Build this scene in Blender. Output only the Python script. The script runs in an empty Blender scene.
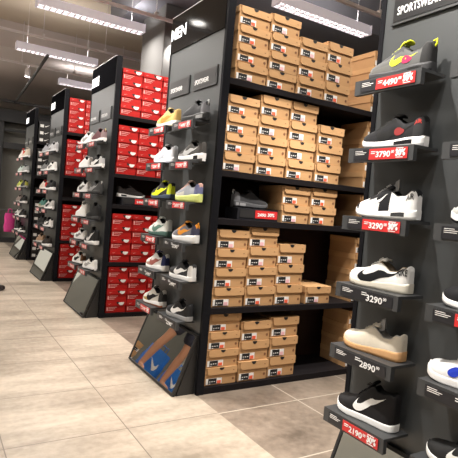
import bpy, math, random
from mathutils import Vector, Matrix
PI = math.pi
R = math.radians
random.seed(7)
SC = bpy.context.scene
COL = SC.collection

# ------------------------------------------------------------------ materials
def mat(name, col, rough=0.6, metal=0.0, spec=0.5, noise=0.0, scale=20.0, emit=None, estr=0.0, coat=0.0):
    m = bpy.data.materials.new(name); m.use_nodes = True
    nt = m.node_tree; b = nt.nodes['Principled BSDF']
    b.inputs['Base Color'].default_value = (*col, 1)
    b.inputs['Roughness'].default_value = rough
    b.inputs['Metallic'].default_value = metal
    b.inputs['Specular IOR Level'].default_value = spec
    b.inputs['Coat Weight'].default_value = coat
    if emit:
        b.inputs['Emission Color'].default_value = (*emit, 1)
        b.inputs['Emission Strength'].default_value = estr
    if noise > 0:
        tc = nt.nodes.new('ShaderNodeTexCoord'); n = nt.nodes.new('ShaderNodeTexNoise')
        n.inputs['Scale'].default_value = scale; n.inputs['Detail'].default_value = 4
        mx = nt.nodes.new('ShaderNodeMixRGB'); mx.blend_type = 'MULTIPLY'; mx.inputs[0].default_value = 1
        r = nt.nodes.new('ShaderNodeMapRange'); r.inputs[3].default_value = 1 - noise; r.inputs[4].default_value = 1 + noise * .5
        nt.links.new(tc.outputs['Object'], n.inputs['Vector'])
        nt.links.new(n.outputs['Fac'], r.inputs[0])
        mx.inputs[1].default_value = (*col, 1)
        nt.links.new(r.outputs[0], mx.inputs[2])
        nt.links.new(mx.outputs[0], b.inputs['Base Color'])
    return m

def tile_mat(name, col_a, col_b, grout, size, offx, offy, rough, streak, gw=0.004):
    m = bpy.data.materials.new(name); m.use_nodes = True
    nt = m.node_tree; N = nt.nodes; L = nt.links; b = N['Principled BSDF']
    tc = N.new('ShaderNodeTexCoord')
    def mapping(loc=(0, 0, 0), sc=(1, 1, 1)):
        q = N.new('ShaderNodeMapping'); q.inputs['Location'].default_value = loc; q.inputs['Scale'].default_value = sc
        L.new(tc.outputs['Object'], q.inputs['Vector']); return q
    br = N.new('ShaderNodeTexBrick'); br.offset = 0; br.squash = 1
    br.inputs['Scale'].default_value = 1; br.inputs['Brick Width'].default_value = size; br.inputs['Row Height'].default_value = size
    br.inputs['Mortar Size'].default_value = gw; br.inputs['Mortar Smooth'].default_value = 0.1; br.inputs['Bias'].default_value = 0
    br.inputs['Color1'].default_value = (.90, .90, .90, 1); br.inputs['Color2'].default_value = (1.06, 1.06, 1.06, 1); br.inputs['Mortar'].default_value = (1, 1, 1, 1)
    q = mapping((-offx, -offy, 0)); L.new(q.outputs[0], br.inputs['Vector'])
    n1 = N.new('ShaderNodeTexNoise'); n1.inputs['Scale'].default_value = 1.0; n1.inputs['Detail'].default_value = 7; n1.inputs['Roughness'].default_value = .62
    q = mapping((3, 1, 0), streak); L.new(q.outputs[0], n1.inputs['Vector'])
    n2 = N.new('ShaderNodeTexNoise'); n2.inputs['Scale'].default_value = 22; n2.inputs['Detail'].default_value = 5
    q = mapping(); L.new(q.outputs[0], n2.inputs['Vector'])
    ad = N.new('ShaderNodeMath'); ad.operation = 'MULTIPLY_ADD'; ad.inputs[1].default_value = .28; L.new(n2.outputs['Fac'], ad.inputs[0]); L.new(n1.outputs['Fac'], ad.inputs[2])
    cr = N.new('ShaderNodeValToRGB'); cr.color_ramp.elements[0].position = .44; cr.color_ramp.elements[1].position = .80
    cr.color_ramp.elements[0].color = (*col_a, 1); cr.color_ramp.elements[1].color = (*col_b, 1)
    L.new(ad.outputs[0], cr.inputs[0])
    mu = N.new('ShaderNodeMixRGB'); mu.blend_type = 'MULTIPLY'; mu.inputs[0].default_value = 1
    L.new(cr.outputs[0], mu.inputs[1]); L.new(br.outputs['Color'], mu.inputs[2])
    mg = N.new('ShaderNodeMixRGB'); mg.inputs[2].default_value = (*grout, 1)
    L.new(br.outputs['Fac'], mg.inputs[0]); L.new(mu.outputs[0], mg.inputs[1])
    L.new(mg.outputs[0], b.inputs['Base Color'])
    b.inputs['Roughness'].default_value = rough
    return m

M = {}
M['panel'] = mat('panel_grey', (.052, .056, .058), .42, .0, .5, .10, 3)
M['post'] = mat('post_black', (.012, .012, .014), .45, 0, .03, noise=.2, scale=40)
M['shelf'] = mat('shelf_black', (.014, .012, .013), .5, 0, .08, noise=.2, scale=30)
M['shelfgrey'] = mat('display_shelf_grey', (.048, .050, .052), .45, noise=.12, scale=12)
M['backer'] = mat('back_panel_brown', (.028, .011, .008), .55, noise=.25, scale=5)
M['header'] = mat('header_gloss', (.006, .006, .007), .07, spec=.22, noise=.1)
M['headmatt'] = mat('header_black', (.006, .006, .007), .6, spec=0, noise=.1)
M['sign'] = mat('sign_black', (.012, .012, .013), .35, noise=.1)
M['signedge'] = mat('sign_edge', (.045, .047, .048), .4, noise=.1)
M['white'] = mat('lettering_white', (.85, .85, .84), .5, noise=.05)
M['litsign'] = mat('lit_letter', (.9, .9, .9), .5, emit=(1, 1, 1), estr=.9, noise=.02)
M['tagblack'] = mat('tag_black', (.020, .020, .024), .3, noise=.1)
M['tagred'] = mat('tag_red', (.62, .030, .030), .4, noise=.06)
M['kraft'] = mat('kraft_card', (.52, .30, .140), .75, spec=.2, noise=.12, scale=9)
M['kraftlid'] = mat('kraft_card_lid', (.58, .34, .16), .72, spec=.2, noise=.10, scale=7)
M['redcard'] = mat('red_card', (.40, .010, .008), .55, 0, .25, .08, scale=9)
M['redlid'] = mat('red_card_lid', (.44, .012, .010), .55, 0, .25, .06, scale=9)
M['blackcard'] = mat('black_card', (.014, .013, .013), .5, noise=.1, scale=9)
M['ink'] = mat('black_ink', (.010, .009, .009), .7, noise=.1)
M['inkbrown'] = mat('brown_ink', (.20, .085, .035), .7, noise=.1)
M['sticker'] = mat('white_sticker', (.80, .78, .75), .6, noise=.05)
M['pink'] = mat('pink_sticker', (.80, .45, .48), .6, noise=.05)
M['orange'] = mat('orange_sticker', (.80, .12, .05), .6, noise=.05)
M['palered'] = mat('pale_print', (.74, .36, .33), .6, noise=.05)
M['frame'] = mat('mirror_frame', (.018, .018, .018), .4, noise=.1)
M['mirror'] = mat('mirror_glass', (.86, .88, .86), .02, 1.0, noise=.01)
M['ceil'] = mat('ceiling_paint', (.56, .48, .385), .9, noise=.10, scale=.6)
M['ceil2'] = mat('ceiling_low', (.62, .56, .54), .9, noise=.10, scale=.8)
M['soffit'] = mat('soffit_paint', (.20, .205, .24), .85, noise=.12, scale=1.2)
M['column'] = mat('column_paint', (.15, .148, .145), .8, noise=.08, scale=1.5)
M['wall'] = mat('wall_paint', (.17, .165, .145), .8, noise=.1, scale=2)
M['walldark'] = mat('wall_dark', (.018, .018, .019), .6, noise=.1, scale=2)
M['mirrorfill'] = mat('mirror_fill_glow', (.3, .29, .25), .6, emit=(1, .96, .84), estr=.34, noise=.05)  # self-glowing surface for the added panel that brightens the mirrors
M['fuchsia'] = mat('fuchsia_cloth', (.70, .05, .28), .7, noise=.15, scale=30)
M['wallpale'] = mat('wall_pale', (.36, .35, .31), .8, noise=.1, scale=2)
M['housing'] = mat('lamp_housing_bounce_glow', (.86, .84, .90), .5, noise=.05, emit=(.9, .86, 1), estr=.22)  # lavender emission stands in for bounced light on the housing sides
M['louvre'] = mat('lamp_louvre', (.80, .76, .78), .4, 0, noise=.05)
M['tube'] = mat('lamp_tube', (1, 1, 1), .4, emit=(1, .93, .85), estr=7)
M['tube2'] = mat('spot_lens', (1, 1, 1), .4, emit=(1, .95, .88), estr=22)
M['rail'] = mat('rail_white', (.80, .77, .80), .45, noise=.05)
M['darkrail'] = mat('rail_dark', (.03, .028, .028), .5, noise=.05)
M['skin'] = mat('skin', (.42, .20, .115), .5, noise=.06, scale=10)
M['floor_beige'] = tile_mat('floor_beige_stone', (.25, .205, .158), (.54, .462, .370), (.17, .14, .11), .69, 1.12, 2.78, .33, (.9, 3.2, 1), .0034)
M['floor_grey'] = tile_mat('floor_grey_stone', (.10, .078, .060), (.29, .235, .185), (.46, .41, .34), .685, 2.44, 2.77, .36, (1.6, 2.0, 1), .005)
_cm = {}
def cm(c, rough=.65, spec=.2):
    k = (tuple(c), rough)
    if k not in _cm:
        _cm[k] = mat('shoe_%02d' % len(_cm), c, rough, 0, spec, .10, 60)
    return _cm[k]

# ------------------------------------------------------------------ mesh builder
class MB:
    def __init__(s): s.v = []; s.f = []; s.mi = []; s.sm = []
    def add(s, vs, fs, mi=0, smooth=False):
        o = len(s.v); s.v += [tuple(v) for v in vs]
        for f in fs: s.f.append(tuple(o + i for i in f)); s.mi.append(mi); s.sm.append(smooth)
        return s
    def box(s, x0, x1, y0, y1, z0, z1, mi=0):
        v = [(x0, y0, z0), (x1, y0, z0), (x1, y1, z0), (x0, y1, z0), (x0, y0, z1), (x1, y0, z1), (x1, y1, z1), (x0, y1, z1)]
        return s.add(v, [(0, 3, 2, 1), (4, 5, 6, 7), (0, 1, 5, 4), (1, 2, 6, 5), (2, 3, 7, 6), (3, 0, 4, 7)], mi)
    def prism(s, pts, axis, a, b, mi=0):
        # pts: 2D polygon; extruded along axis from a to b
        def P(p, t):
            return {0: (t, p[0], p[1]), 1: (p[0], t, p[1]), 2: (p[0], p[1], t)}[axis]
        n = len(pts); v = [P(p, a) for p in pts] + [P(p, b) for p in pts]
        f = [tuple(range(n))[::-1], tuple(range(n, 2 * n))] + [(i, (i + 1) % n, n + (i + 1) % n, n + i) for i in range(n)]
        return s.add(v, f, mi)
    def tube(s, pts, rad, n=8, mi=0, caps=True):
        pts = [Vector(p) for p in pts]
        rr = rad if isinstance(rad, (list, tuple)) else [rad] * len(pts)
        vs = []; prev = None
        for i, p in enumerate(pts):
            t = (pts[min(i + 1, len(pts) - 1)] - pts[max(i - 1, 0)]).normalized()
            u = prev if prev is not None else (Vector((0, 0, 1)) if abs(t.z) < .9 else Vector((1, 0, 0)))
            u = (u - t * u.dot(t)).normalized(); prev = u; w = t.cross(u)
            for k in range(n):
                a = 2 * PI * k / n; vs.append(p + (u * math.cos(a) + w * math.sin(a)) * rr[i])
        fs = []
        for i in range(len(pts) - 1):
            for k in range(n):
                k2 = (k + 1) % n; fs.append((i * n + k, i * n + k2, (i + 1) * n + k2, (i + 1) * n + k))
        if caps:
            fs.append(tuple(range(n))[::-1]); fs.append(tuple((len(pts) - 1) * n + k for k in range(n)))
        return s.add(vs, fs, mi, True)
    def mesh(s, name, mats):
        me = bpy.data.meshes.new(name); me.from_pydata(s.v, [], s.f)
        for m in mats: me.materials.append(m)
        me.polygons.foreach_set('material_index', s.mi); me.polygons.foreach_set('use_smooth', s.sm)
        me.update(); return me
    def build(s, name, mats, parent=None, bevel=0):
        if not isinstance(mats, (list, tuple)): mats = [mats]
        o = bpy.data.objects.new(name, s.mesh(name, mats)); COL.objects.link(o); o.parent = parent
        if bevel:
            b = o.modifiers.new('bevel', 'BEVEL'); b.width = bevel; b.segments = 2; b.limit_method = 'ANGLE'
        return o

def tag(o, label=None, cat=None, group=None, kind=None):
    if label: o['label'] = label
    if cat: o['category'] = cat
    if group: o['group'] = group
    if kind: o['kind'] = kind
    return o
def empty(name, loc=(0, 0, 0), rz=0.0, parent=None):
    e = bpy.data.objects.new(name, None); e.empty_display_size = .05; COL.objects.link(e)
    e.location = loc; e.rotation_euler = (0, 0, rz); e.parent = parent; return e
def struct(mb, name, mats, bevel=0):
    return tag(mb.build(name, mats, None, bevel), kind='structure')
def copy_tree(o, parent=None):
    c = o.copy(); COL.objects.link(c)
    if parent: c.parent = parent
    for ch in list(o.children): copy_tree(ch, c)
    return c

_tc = {}
def text_geo(txt, bold=0.0, sx=1.0, spacing=1.0):
    """flat lettering: verts (x right, y up), cap height about 0.7, start x 0"""
    k = (txt, bold, spacing)
    if k not in _tc:
        cu = bpy.data.curves.new('t', 'FONT'); cu.body = txt; cu.size = 1; cu.offset = bold; cu.resolution_u = 3; cu.space_character = spacing
        o = bpy.data.objects.new('t', cu); COL.objects.link(o)
        dg = bpy.context.evaluated_depsgraph_get(); me = o.evaluated_get(dg).to_mesh()
        vs = [(v.co.x, v.co.y) for v in me.vertices]; fs = [tuple(p.vertices) for p in me.polygons]
        o.evaluated_get(dg).to_mesh_clear(); bpy.data.objects.remove(o); bpy.data.curves.remove(cu)
        x0 = min(v[0] for v in vs); x1 = max(v[0] for v in vs); y0 = min(v[1] for v in vs); y1 = max(v[1] for v in vs)
        _tc[k] = ([((a - x0), (b - y0)) for a, b in vs], fs, x1 - x0, y1 - y0)
    return _tc[k]
def put_text(mb, txt, O, U, V, w, h, mi=0, bold=0.0, spacing=1.0, slant=0.0):
    """lettering of exact width w / height h with lower-left corner O, axes U, V"""
    vs, fs, tw, th = text_geo(txt, bold, spacing=spacing)
    O = Vector(O); U = Vector(U); V = Vector(V)
    pts = [O + U * (x / tw * w + slant * y / th * h) + V * (y / th * h) for x, y in vs]
    mb.add(pts, fs, mi)
    return mb

# ------------------------------------------------------------------ interpolation
def interp(tab, x):
    if x <= tab[0][0]: return tab[0][1]
    for (a, va), (b, vb) in zip(tab, tab[1:]):
        if x <= b:
            t = (x - a) / (b - a); t = t * t * (3 - 2 * t) * .5 + t * .5
            return va + (vb - va) * t
    return tab[-1][1]

# ------------------------------------------------------------------ shoe
WID = [(0, .30), (.02, .50), (.06, .62), (.13, .70), (.25, .70), (.42, .70), (.58, .84), (.70, .97), (.78, 1), (.86, .93), (.92, .78), (.96, .58), (.985, .38), (1, .20)]
TOPS = {
 'runner': [(0, .082), (.02, .102), (.07, .106), (.16, .086), (.28, .083), (.38, .100), (.44, .110), (.54, .097), (.66, .079), (.78, .064), (.90, .055), (.96, .047), (1, .026)],
 'court':  [(0, .075), (.02, .092), (.08, .094), (.17, .074), (.28, .072), (.37, .090), (.44, .100), (.54, .086), (.66, .068), (.78, .059), (.90, .055), (.96, .049), (1, .030)],
 'mid':    [(0, .110), (.015, .125), (.08, .134), (.17, .124), (.28, .124), (.35, .138), (.42, .128), (.52, .100), (.64, .074), (.78, .062), (.90, .056), (.96, .050), (1, .030)],
}
SOLES = {  # top-of-midsole height, toe spring
 'runner': [(0, .034), (.2, .033), (.42, .026), (.6, .022), (.8, .021), (1, .024)],
 'court':  [(0, .026), (.5, .024), (.85, .024), (1, .027)],
 'chunky': [(0, .044), (.2, .042), (.45, .034), (.65, .030), (.85, .027), (1, .030)],
}
SPRING = [(0, .004), (.05, 0), (.7, 0), (.85, .004), (1, .016)]
class Shoe:
    def __init__(s, kind='runner', sole='runner', L=.342, W=.118, k=1.16):
        s.L, s.W, s.k = L, W, k
        s.top = TOPS[kind]; s.sole = SOLES[sole]; s.mid = kind == 'mid'
    def cy(s, t): return .006 * math.sin(PI * t) * 1.0
    def w(s, t): return interp(WID, t) * s.W / 2
    def zs(s, t): return (interp(s.sole, t) + interp(SPRING, t) * .8) * s.k
    def zt(s, t): return max(interp(s.top, t) * s.k, s.zs(t) + .006)
    def opening(s, t):
        if t < .035 or t > .47: return 0
        return min(1, (t - .035) / .05, (.47 - t) / .05)
    def rim(s, t): return s.w(t) * interp([(0, .86), (.05, .80), (.12, .66), (.22, .60), (.35, .60), (.5, .50), (.7, .55), (1, .6)], t) * (.92 if s.mid else 1)
    def side(s, t, a, sg=1, off=0.0):
        """point on the upper: t along the foot, a 0 (sole) .. 1 (rim), sg side"""
        wb = s.w(t) * .975; r = s.rim(t); z0 = s.zs(t) - .003; z1 = s.zt(t)
        bul = interp([(0, .3), (.5, .2), (.62, .55), (.8, .9), (1, .9)], t)
        y = wb + (r - wb) * (a ** (1.2 + bul * 1.4)); z = z0 + (z1 - z0) * (math.sin(a * PI / 2) ** .92 * .5 * (1 + 0) + a * .5)
        p = Vector((t * s.L, s.cy(t) + sg * y, z))
        if off:
            e = .004; q = s.side(min(t + e, 1), a, sg) - p; r_ = s.side(t, min(a + .01, 1.0), sg) - s.side(t, max(a - .01, 0), sg)
            n = q.cross(r_)
            if n.length > 1e-9:
                n.normalize(); n = n if n.y * sg > 0 else -n; p = p + n * off
        return p
    def upper(s, pal, zone):
        mb = MB(); NS = 40; NA = 9; NI = 4
        ts = [0.5 - 0.5 * math.cos(PI * i / NS) for i in range(NS + 1)]
        ts = [.45 * t + .55 * i / NS for i, t in enumerate(ts)]
        rows = []
        for t in ts:
            row = []; o = s.opening(t); z1 = s.zt(t); r = s.rim(t)
            depth = (z1 - s.zs(t)) * .78
            for i in range(NA + 1): row.append(s.side(t, i / NA, 1))
            for i in range(1, 2 * NI):
                b = i / NI; bb = b if b <= 1 else 2 - b; yy = r * (1 - b)
                dz = o * (-depth * min(1, bb * 1.7)) + (1 - o) * .007 * math.sin(bb * PI / 2)
                row.append(Vector((t * s.L, s.cy(t) + yy * (1 - .15 * o), z1 + dz)))
            for i in range(NA, -1, -1): row.append(s.side(t, i / NA, -1))
            rows.append(row)
        n = len(rows[0]); vs = [p for r in rows for p in r]
        fs = []; mis = []
        for i in range(NS):
            t = (ts[i] + ts[i + 1]) / 2
            for j in range(n - 1):
                a = (j + .5) / NA if j < NA else ((n - 1 - j - .5) / NA if j >= n - 1 - NA else 2)
                fs.append((i * n + j, (i + 1) * n + j, (i + 1) * n + j + 1, i * n + j + 1)); mis.append(zone(t, a, s.opening(t)))
        for f, m in zip(fs, mis): mb.f.append(f); mb.mi.append(m); mb.sm.append(True)
        mb.v = [tuple(v) for v in vs]
        mb.f.append(tuple(range(n))); mb.mi.append(zone(0, .3, 0)); mb.sm.append(False)
        mb.f.append(tuple(NS * n + j for j in range(n))[::-1]); mb.mi.append(zone(1, .3, 0)); mb.sm.append(False)
        return mb
    def solemb(s, flare=1.01, split=.35, airband=None, NS=36):
        mb = MB(); vs = []
        lv = [(.0, .90), (.04, .97), (split * .9, 1.0), (split, 1.0), (.75, 1.0), (1.0, .965)]
        ts = [.35 * (0.5 - 0.5 * math.cos(PI * i / NS)) + .65 * i / NS for i in range(NS + 1)]
        for t in ts:
            w = s.w(t) * flare; zb = interp(SPRING, t) * s.k; zt = s.zs(t) + .001
            tt = -.006 + t * (s.L + .010) / s.L * 1.0
            for sg in (1, -1):
                for h, q in (lv if sg == 1 else lv[::-1]):
                    vs.append((t * (s.L + .005) - .0025, s.cy(t) + sg * w * q, zb + (zt - zb) * h))
        n = len(lv) * 2; fs = []; mi = []
        for i in range(NS):
            t = (ts[i] + ts[i + 1]) / 2
            for j in range(n):
                j2 = (j + 1) % n
                jj = j if j < len(lv) else n - 2 - j
                m = 1 if (jj in (0, 1) or j == n - 1) else 0
                if airband and jj in (2, 3) and j != len(lv) - 1 and j != n - 1:
                    for a0, a1 in airband:
                        if a0 < t < a1: m = 2
                fs.append((i * n + j, (i + 1) * n + j, (i + 1) * n + j2, i * n + j2)); mi.append(m)
        fs.append(tuple(range(n))); mi.append(0); fs.append(tuple(NS * n + j for j in range(n))[::-1]); mi.append(0)
        mb.v = vs; mb.f = fs; mb.mi = mi; mb.sm = [True] * (len(fs) - 2) + [False] * 2
        return mb
    def swoosh(s, size=1.0, off=.0016, sides=(1, -1), small=False):
        LO = [(.135, .56), (.03, .36), (.0, .18), (.06, .03), (.19, -.02), (.36, .04), (.62, .22), (1, .60)]
        UP = [(.135, .56), (.10, .42), (.10, .31), (.155, .25), (.25, .25), (.38, .29), (.65, .41), (1, .60)]
        def cat(P, u):
            x = u * (len(P) - 1); k = min(int(x), len(P) - 2); f = x - k
            p0, p1, p2, p3 = P[max(k - 1, 0)], P[k], P[k + 1], P[min(k + 2, len(P) - 1)]
            return tuple(.5 * (2 * p1[i] + (p2[i] - p0[i]) * f + (2 * p0[i] - 5 * p1[i] + 4 * p2[i] - p3[i]) * f * f + (3 * p1[i] - p0[i] - 3 * p2[i] + p3[i]) * f ** 3) for i in (0, 1))
        th, tl, a0, H = (.60, .42, .34, .55) if small else (.38 + .29 * size, .38 - .29 * size, .45 - .38 * min(size, 1.15), 1.25 * min(size, 1.25))
        mb = MB(); N = 30
        for sg in sides:
            pts = []
            for i in range(N + 1):
                lo = cat(LO, i / N); up = cat(UP, i / N)
                for e in (0, .33, .67, 1):
                    x = lo[0] + (up[0] - lo[0]) * e; y = lo[1] + (up[1] - lo[1]) * e
                    pts.append(s.side(max(.005, th - x * (th - tl)), min(.985, max(.02, a0 + y * H)), sg, off))
            fs = [(4 * i + j, 4 * i + 4 + j, 4 * i + 5 + j, 4 * i + 1 + j) for i in range(N) for j in range(3)]
            if sg < 0: fs = [f[::-1] for f in fs]
            mb.add(pts, fs, 0, True)
        return mb
    def tongue(s, up=.03):
        mb = MB(); N = 8; pts = []
        for i in range(N + 1):
            u = i / N; t = .60 - .23 * u; w = .018 + .008 * u
            base = s.zt(t) + .004
            z = base + (up * 1.1) * max(0, (u - .35) / .65) ** 1.1
            x = t * s.L - max(0, u - .5) * .008
            for e in (-1, -.5, 0, .5, 1): pts.append((x, s.cy(t) + e * w, z - .006 * e * e + .002))
        n = len(pts)
        pts += [(x, y, z - .007) for x, y, z in pts]
        fs = []
        for i in range(N):
            for j in range(4):
                a = 5 * i + j; fs.append((a, a + 1, a + 6, a + 5)); fs.append((n + a, n + a + 5, n + a + 6, n + a + 1))
            fs.append((5 * i, 5 * i + 5, n + 5 * i + 5, n + 5 * i)); fs.append((5 * i + 4, n + 5 * i + 4, n + 5 * i + 9, 5 * i + 9))
        fs.append((5 * N, 5 * N + 1, 5 * N + 2, 5 * N + 3, 5 * N + 4, n + 5 * N + 4, n + 5 * N + 3, n + 5 * N + 2, n + 5 * N + 1, n + 5 * N))
        return mb.add(pts, fs, 0, True)
    def laces(s):
        mb = MB()
        for i in range(6):
            t = .42 + .038 * i; r = s.rim(t) * .80; z = s.zt(t) + .005
            mb.tube([(t * s.L, s.cy(t) + r, z - .002), (t * s.L + .003, s.cy(t) + r * .4, z + .005), (t * s.L + .003, s.cy(t) - r * .4, z + .005), (t * s.L, s.cy(t) - r, z - .002)], .0032, 5)
        # bow
        x = .43 * s.L; z = s.zt(.43) + .008
        for sg in (1, -1):
            mb.tube([(x, s.cy(.43), z), (x + .008, sg * .016, z + .008), (x + .020, sg * .024, z - .001), (x + .012, sg * .010, z - .002), (x, s.cy(.43), z)], .0025, 5)
        return mb

W_ = (.80, .79, .77); K_ = (.014, .014, .016); G_ = (.20, .20, .21); DG = (.06, .06, .065); OW = (.68, .64, .56)
def make_shoe(label, loc, group, kind='runner', sole='runner', base=W_, toe=None, mud=None, heel=None, eye=None, lining=K_, lace=None,
              mid=W_, out=K_, air=None, aircol=K_, sw=None, swsize=1.0, swsmall=False, tongue=None, tab=None, rz=0.0, up=.017, detail=1,
              heeltext=None, window=None, midp=None, scale=1.0, sz=1.0, extra=None, cat='shoe', name='sneaker', spot=None):
    toe = toe or base; mud = mud or base; heel = heel or base; eye = eye or base; lace = lace or base; tongue = tongue or base
    s = Shoe(kind, sole)
    root = empty(name, loc, R(90) + rz)
    root.scale = (scale, scale, scale * sz)
    tag(root, label, cat, group)
    def zone(t, a, o):
        if a > 1: return 5 if o > 0 else 4
        if a > .93 and o > 0: return 5
        if t < .13 and a < .95: return 3
        if t > .88: return 1
        if t > .52 and a < .34: return 2
        if midp and .38 < t < .60: return 6
        if .40 < t < .70 and a > .72: return 4
        return 0
    s.upper(None, zone).build('upper', [cm(base), cm(toe), cm(mud), cm(heel), cm(eye), cm(lining), cm(midp or base)], root)
    s.solemb(airband=air, split=.35 if sole != 'court' else .18).build('sole', [cm(mid, .5), cm(out, .5), cm(aircol, .3)], root)
    s.tongue(up).build('tongue', cm(tongue), root)
    if detail: s.laces().build('laces', cm(lace), root)
    if sw: s.swoosh(size=swsize, small=swsmall).build('swoosh', cm(sw, .4), root)
    if tab:
        mb = MB(); hx = .02 * s.L; z = s.zt(.04)
        mb.tube([(hx, 0, z - .020), (hx - .012, 0, z - .004), (hx - .010, 0, z + .012), (hx + .006, 0, z + .008)], .005, 6)
        mb.build('heel_tab', cm(tab), root)
    if window:
        mb = MB(); pts = []; N = 14; cx, cz = .335, .36
        for i in range(N): a = 2 * PI * i / N; pts.append(s.side(cx + .075 * math.cos(a) - .02 * math.sin(a), cz + .19 * math.sin(a), 1, .0022))
        mb.add(pts, [tuple(range(N))], 0)
        mb.build('side_window', cm(window), root)
    if heeltext:
        txt, tcol, ta, tb, h0, h1 = heeltext
        vs, fs, tw, th = text_geo(txt, .02)
        mb = MB(); mb.add([s.side(ta + (tb - ta) * x / tw, h0 + (h1 - h0) * y / th, 1, .0028) for x, y in vs], fs, 0)
        mb.build('heel_lettering', cm(tcol), root)
    if spot:
        mb = MB(); pts = []; N = 16
        for i in range(N): a = 2 * PI * i / N; pts.append(s.side(spot[1] + .07 * math.cos(a), spot[2] + .24 * math.sin(a), 1, .002))
        mb.add(pts, [tuple(range(N))], 0); mb.build('side_patch', cm(spot[0]), root)
    if extra: extra(s, root)
    return root

# ------------------------------------------------------------------ room
CW = 1.76
mb = MB(); mb.box(-5, CW, -4, 19.0, -.1, 0); struct(mb, 'floor', M['floor_beige'])
mb = MB(); mb.box(CW, 8, -4, 19.0, -.1, 0); struct(mb, 'floor', M['floor_grey'])
mb = MB(); mb.box(-5, 8, -4, 10.75, 4.60, 4.7); struct(mb, 'ceiling', M['ceil'])
mb = MB(); mb.box(-5, 8, 10.75, 19, 4.10, 4.7); struct(mb, 'ceiling', M['ceil2'])
mb = MB(); mb.box(2.40, 8, 5.3, 8.0, 4.07, 4.598); struct(mb, 'trim_1', M['soffit'])
mb = MB(); mb.box(2.69, 3.5, 6.45, 7.28, 0, 4.068); struct(mb, 'trim_2', M['column'], .01)
mb = MB(); mb.box(-5.1, -5, -4, 19, 0, 4.6); struct(mb, 'wall_left', M['wallpale'])
mb = MB(); mb.box(8, 8.1, -4, 19, 0, 4.6); struct(mb, 'wall_right', M['wall'])
# back wall: dark fascia, recessed grey shopfront, uprights
mb = MB(); mb.box(-5, 8, 13.9, 14.0, 0, 3.28); struct(mb, 'wall_back', M['wall'])
mb = MB(); mb.box(-5, 8, 19, 19.1, 0, 4.7); struct(mb, 'wall_far', M['wallpale'])
mb = MB(); mb.box(-5, 2.9, 13.55, 13.898, 3.0, 3.30); struct(mb, 'trim_3', M['walldark'])
mb = MB(); mb.box(1.52, 1.62, 13.6, 13.898, 0, 3.0); struct(mb, 'trim_4', M['walldark'])
mb = MB(); mb.box(1.20, 1.44, 13.7, 13.898, 0, 3.0); struct(mb, 'trim_5', M['wallpale'])
mb = MB(); mb.box(-.7, 1.12, 13.86, 13.898, .25, 2.8); struct(mb, 'glow_panel_1', M['mirrorfill'])  # added glowing panel out of view, gives the foot mirrors a pale reflection
mb = MB(); mb.box(1.44, 2.6, 13.45, 13.598, 0, .12); struct(mb, 'baseboard_back', M['walldark'])
mb = MB(); mb.box(1.63, 2.6, 13.62, 13.72, 2.35, 2.5); mb.box(1.63, 2.6, 13.62, 13.72, 2.78, 2.84); struct(mb, 'trim_6', M['walldark'])
# dark ceiling conduits
mb = MB(); mb.box(-2, 4, 13.2, 13.28, 3.42, 3.48); struct(mb, 'trim_7', M['darkrail'])
mb = MB(); mb.tube([(1.50, 8.05, 3.42), (1.60, 9.6, 3.44), (1.70, 11.5, 3.44), (1.78, 13.2, 3.44)], .026, 8); struct(mb, 'trim_8', M['darkrail'])

# ------------------------------------------------------------------ ceiling lights
ZF = 3.70
def fixture(y, x0, x1, label, power, z=ZF):
    t = empty('linear_light', ((x0 + x1) / 2, y, z)); hl = (x1 - x0) / 2
    tag(t, label, 'ceiling light', 'linear louvre lights hung over the shoe bays')
    mb = MB(); h = .12; w = .085
    mb.prism([(-w, 0), (-w * .75, h), (w * .75, h), (w, 0), (w - .012, 0), (w * .75 - .012, h - .01), (-w * .75 + .012, h - .01), (-w + .012, 0)], 0, -hl, hl)
    mb.box(-hl - .005, -hl, -w, w, 0, h); mb.box(hl, hl + .005, -w, w, 0, h)
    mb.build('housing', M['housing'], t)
    for q in (-.038, .038): mb = MB(); mb.tube([(-hl + .01, q, .050), (hl - .01, q, .050)], .013, 8); mb.build('tube', M['tube'], t)
    mb = MB(); n = max(4, int((x1 - x0) / .075))
    for i in range(n + 1):
        x = -hl + .01 + (2 * hl - .02) * i / n
        mb.box(x - .007, x + .007, -w + .014, w - .014, .002, .030)
    mb.box(-hl + .01, hl - .01, -.008, .008, .002, .030)
    mb.build('louvre', M['louvre'], t)
    for s in (-1, 1):
        mb = MB(); mb.tube([(s * hl * .75, 0, h), (s * hl * .75, 0, 4.6 - z if y < 10.6 else 4.1 - z)], .002, 5); mb.build('hanger', M['rail'], t)
    if power:
        ld = bpy.data.lights.new('tube_glow', 'AREA'); ld.shape = 'RECTANGLE'; ld.size = x1 - x0 - .05; ld.size_y = .12; ld.energy = power; ld.color = (1, .945, .88)
        lo = bpy.data.objects.new('tube_glow', ld); COL.objects.link(lo); lo.parent = t; lo.location = (0, 0, -.004)
        ld = bpy.data.lights.new('ceiling_fill', 'AREA'); ld.shape = 'RECTANGLE'; ld.size = x1 - x0 - .05; ld.size_y = .10; ld.energy = power * .28; ld.color = (1, .945, .90)  # added upward fill in place of floor bounce on the ceiling
        lo = bpy.data.objects.new('ceiling_fill', ld); COL.objects.link(lo); lo.parent = t; lo.location = (0, 0, .125); lo.rotation_euler = (PI, 0, 0)
    return t
P = 62
fixture(4.70, 3.28, 4.72, 'white louvre light hanging above the brown shoe boxes', P)
fixture(4.70, 1.0, 2.5, 'white louvre light hanging over the aisle before the brown boxes, above the frame', P)
fixture(6.82, 1.10, 2.52, 'brightest white louvre light, beside the pale column', P)
fixture(9.15, 1.20, 2.55, 'white louvre light in the middle distance, second behind the nearest', P * .6)
fixture(11.28, 2.37, 3.7, 'smallest and farthest white louvre light', P * .4, 3.70)
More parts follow.
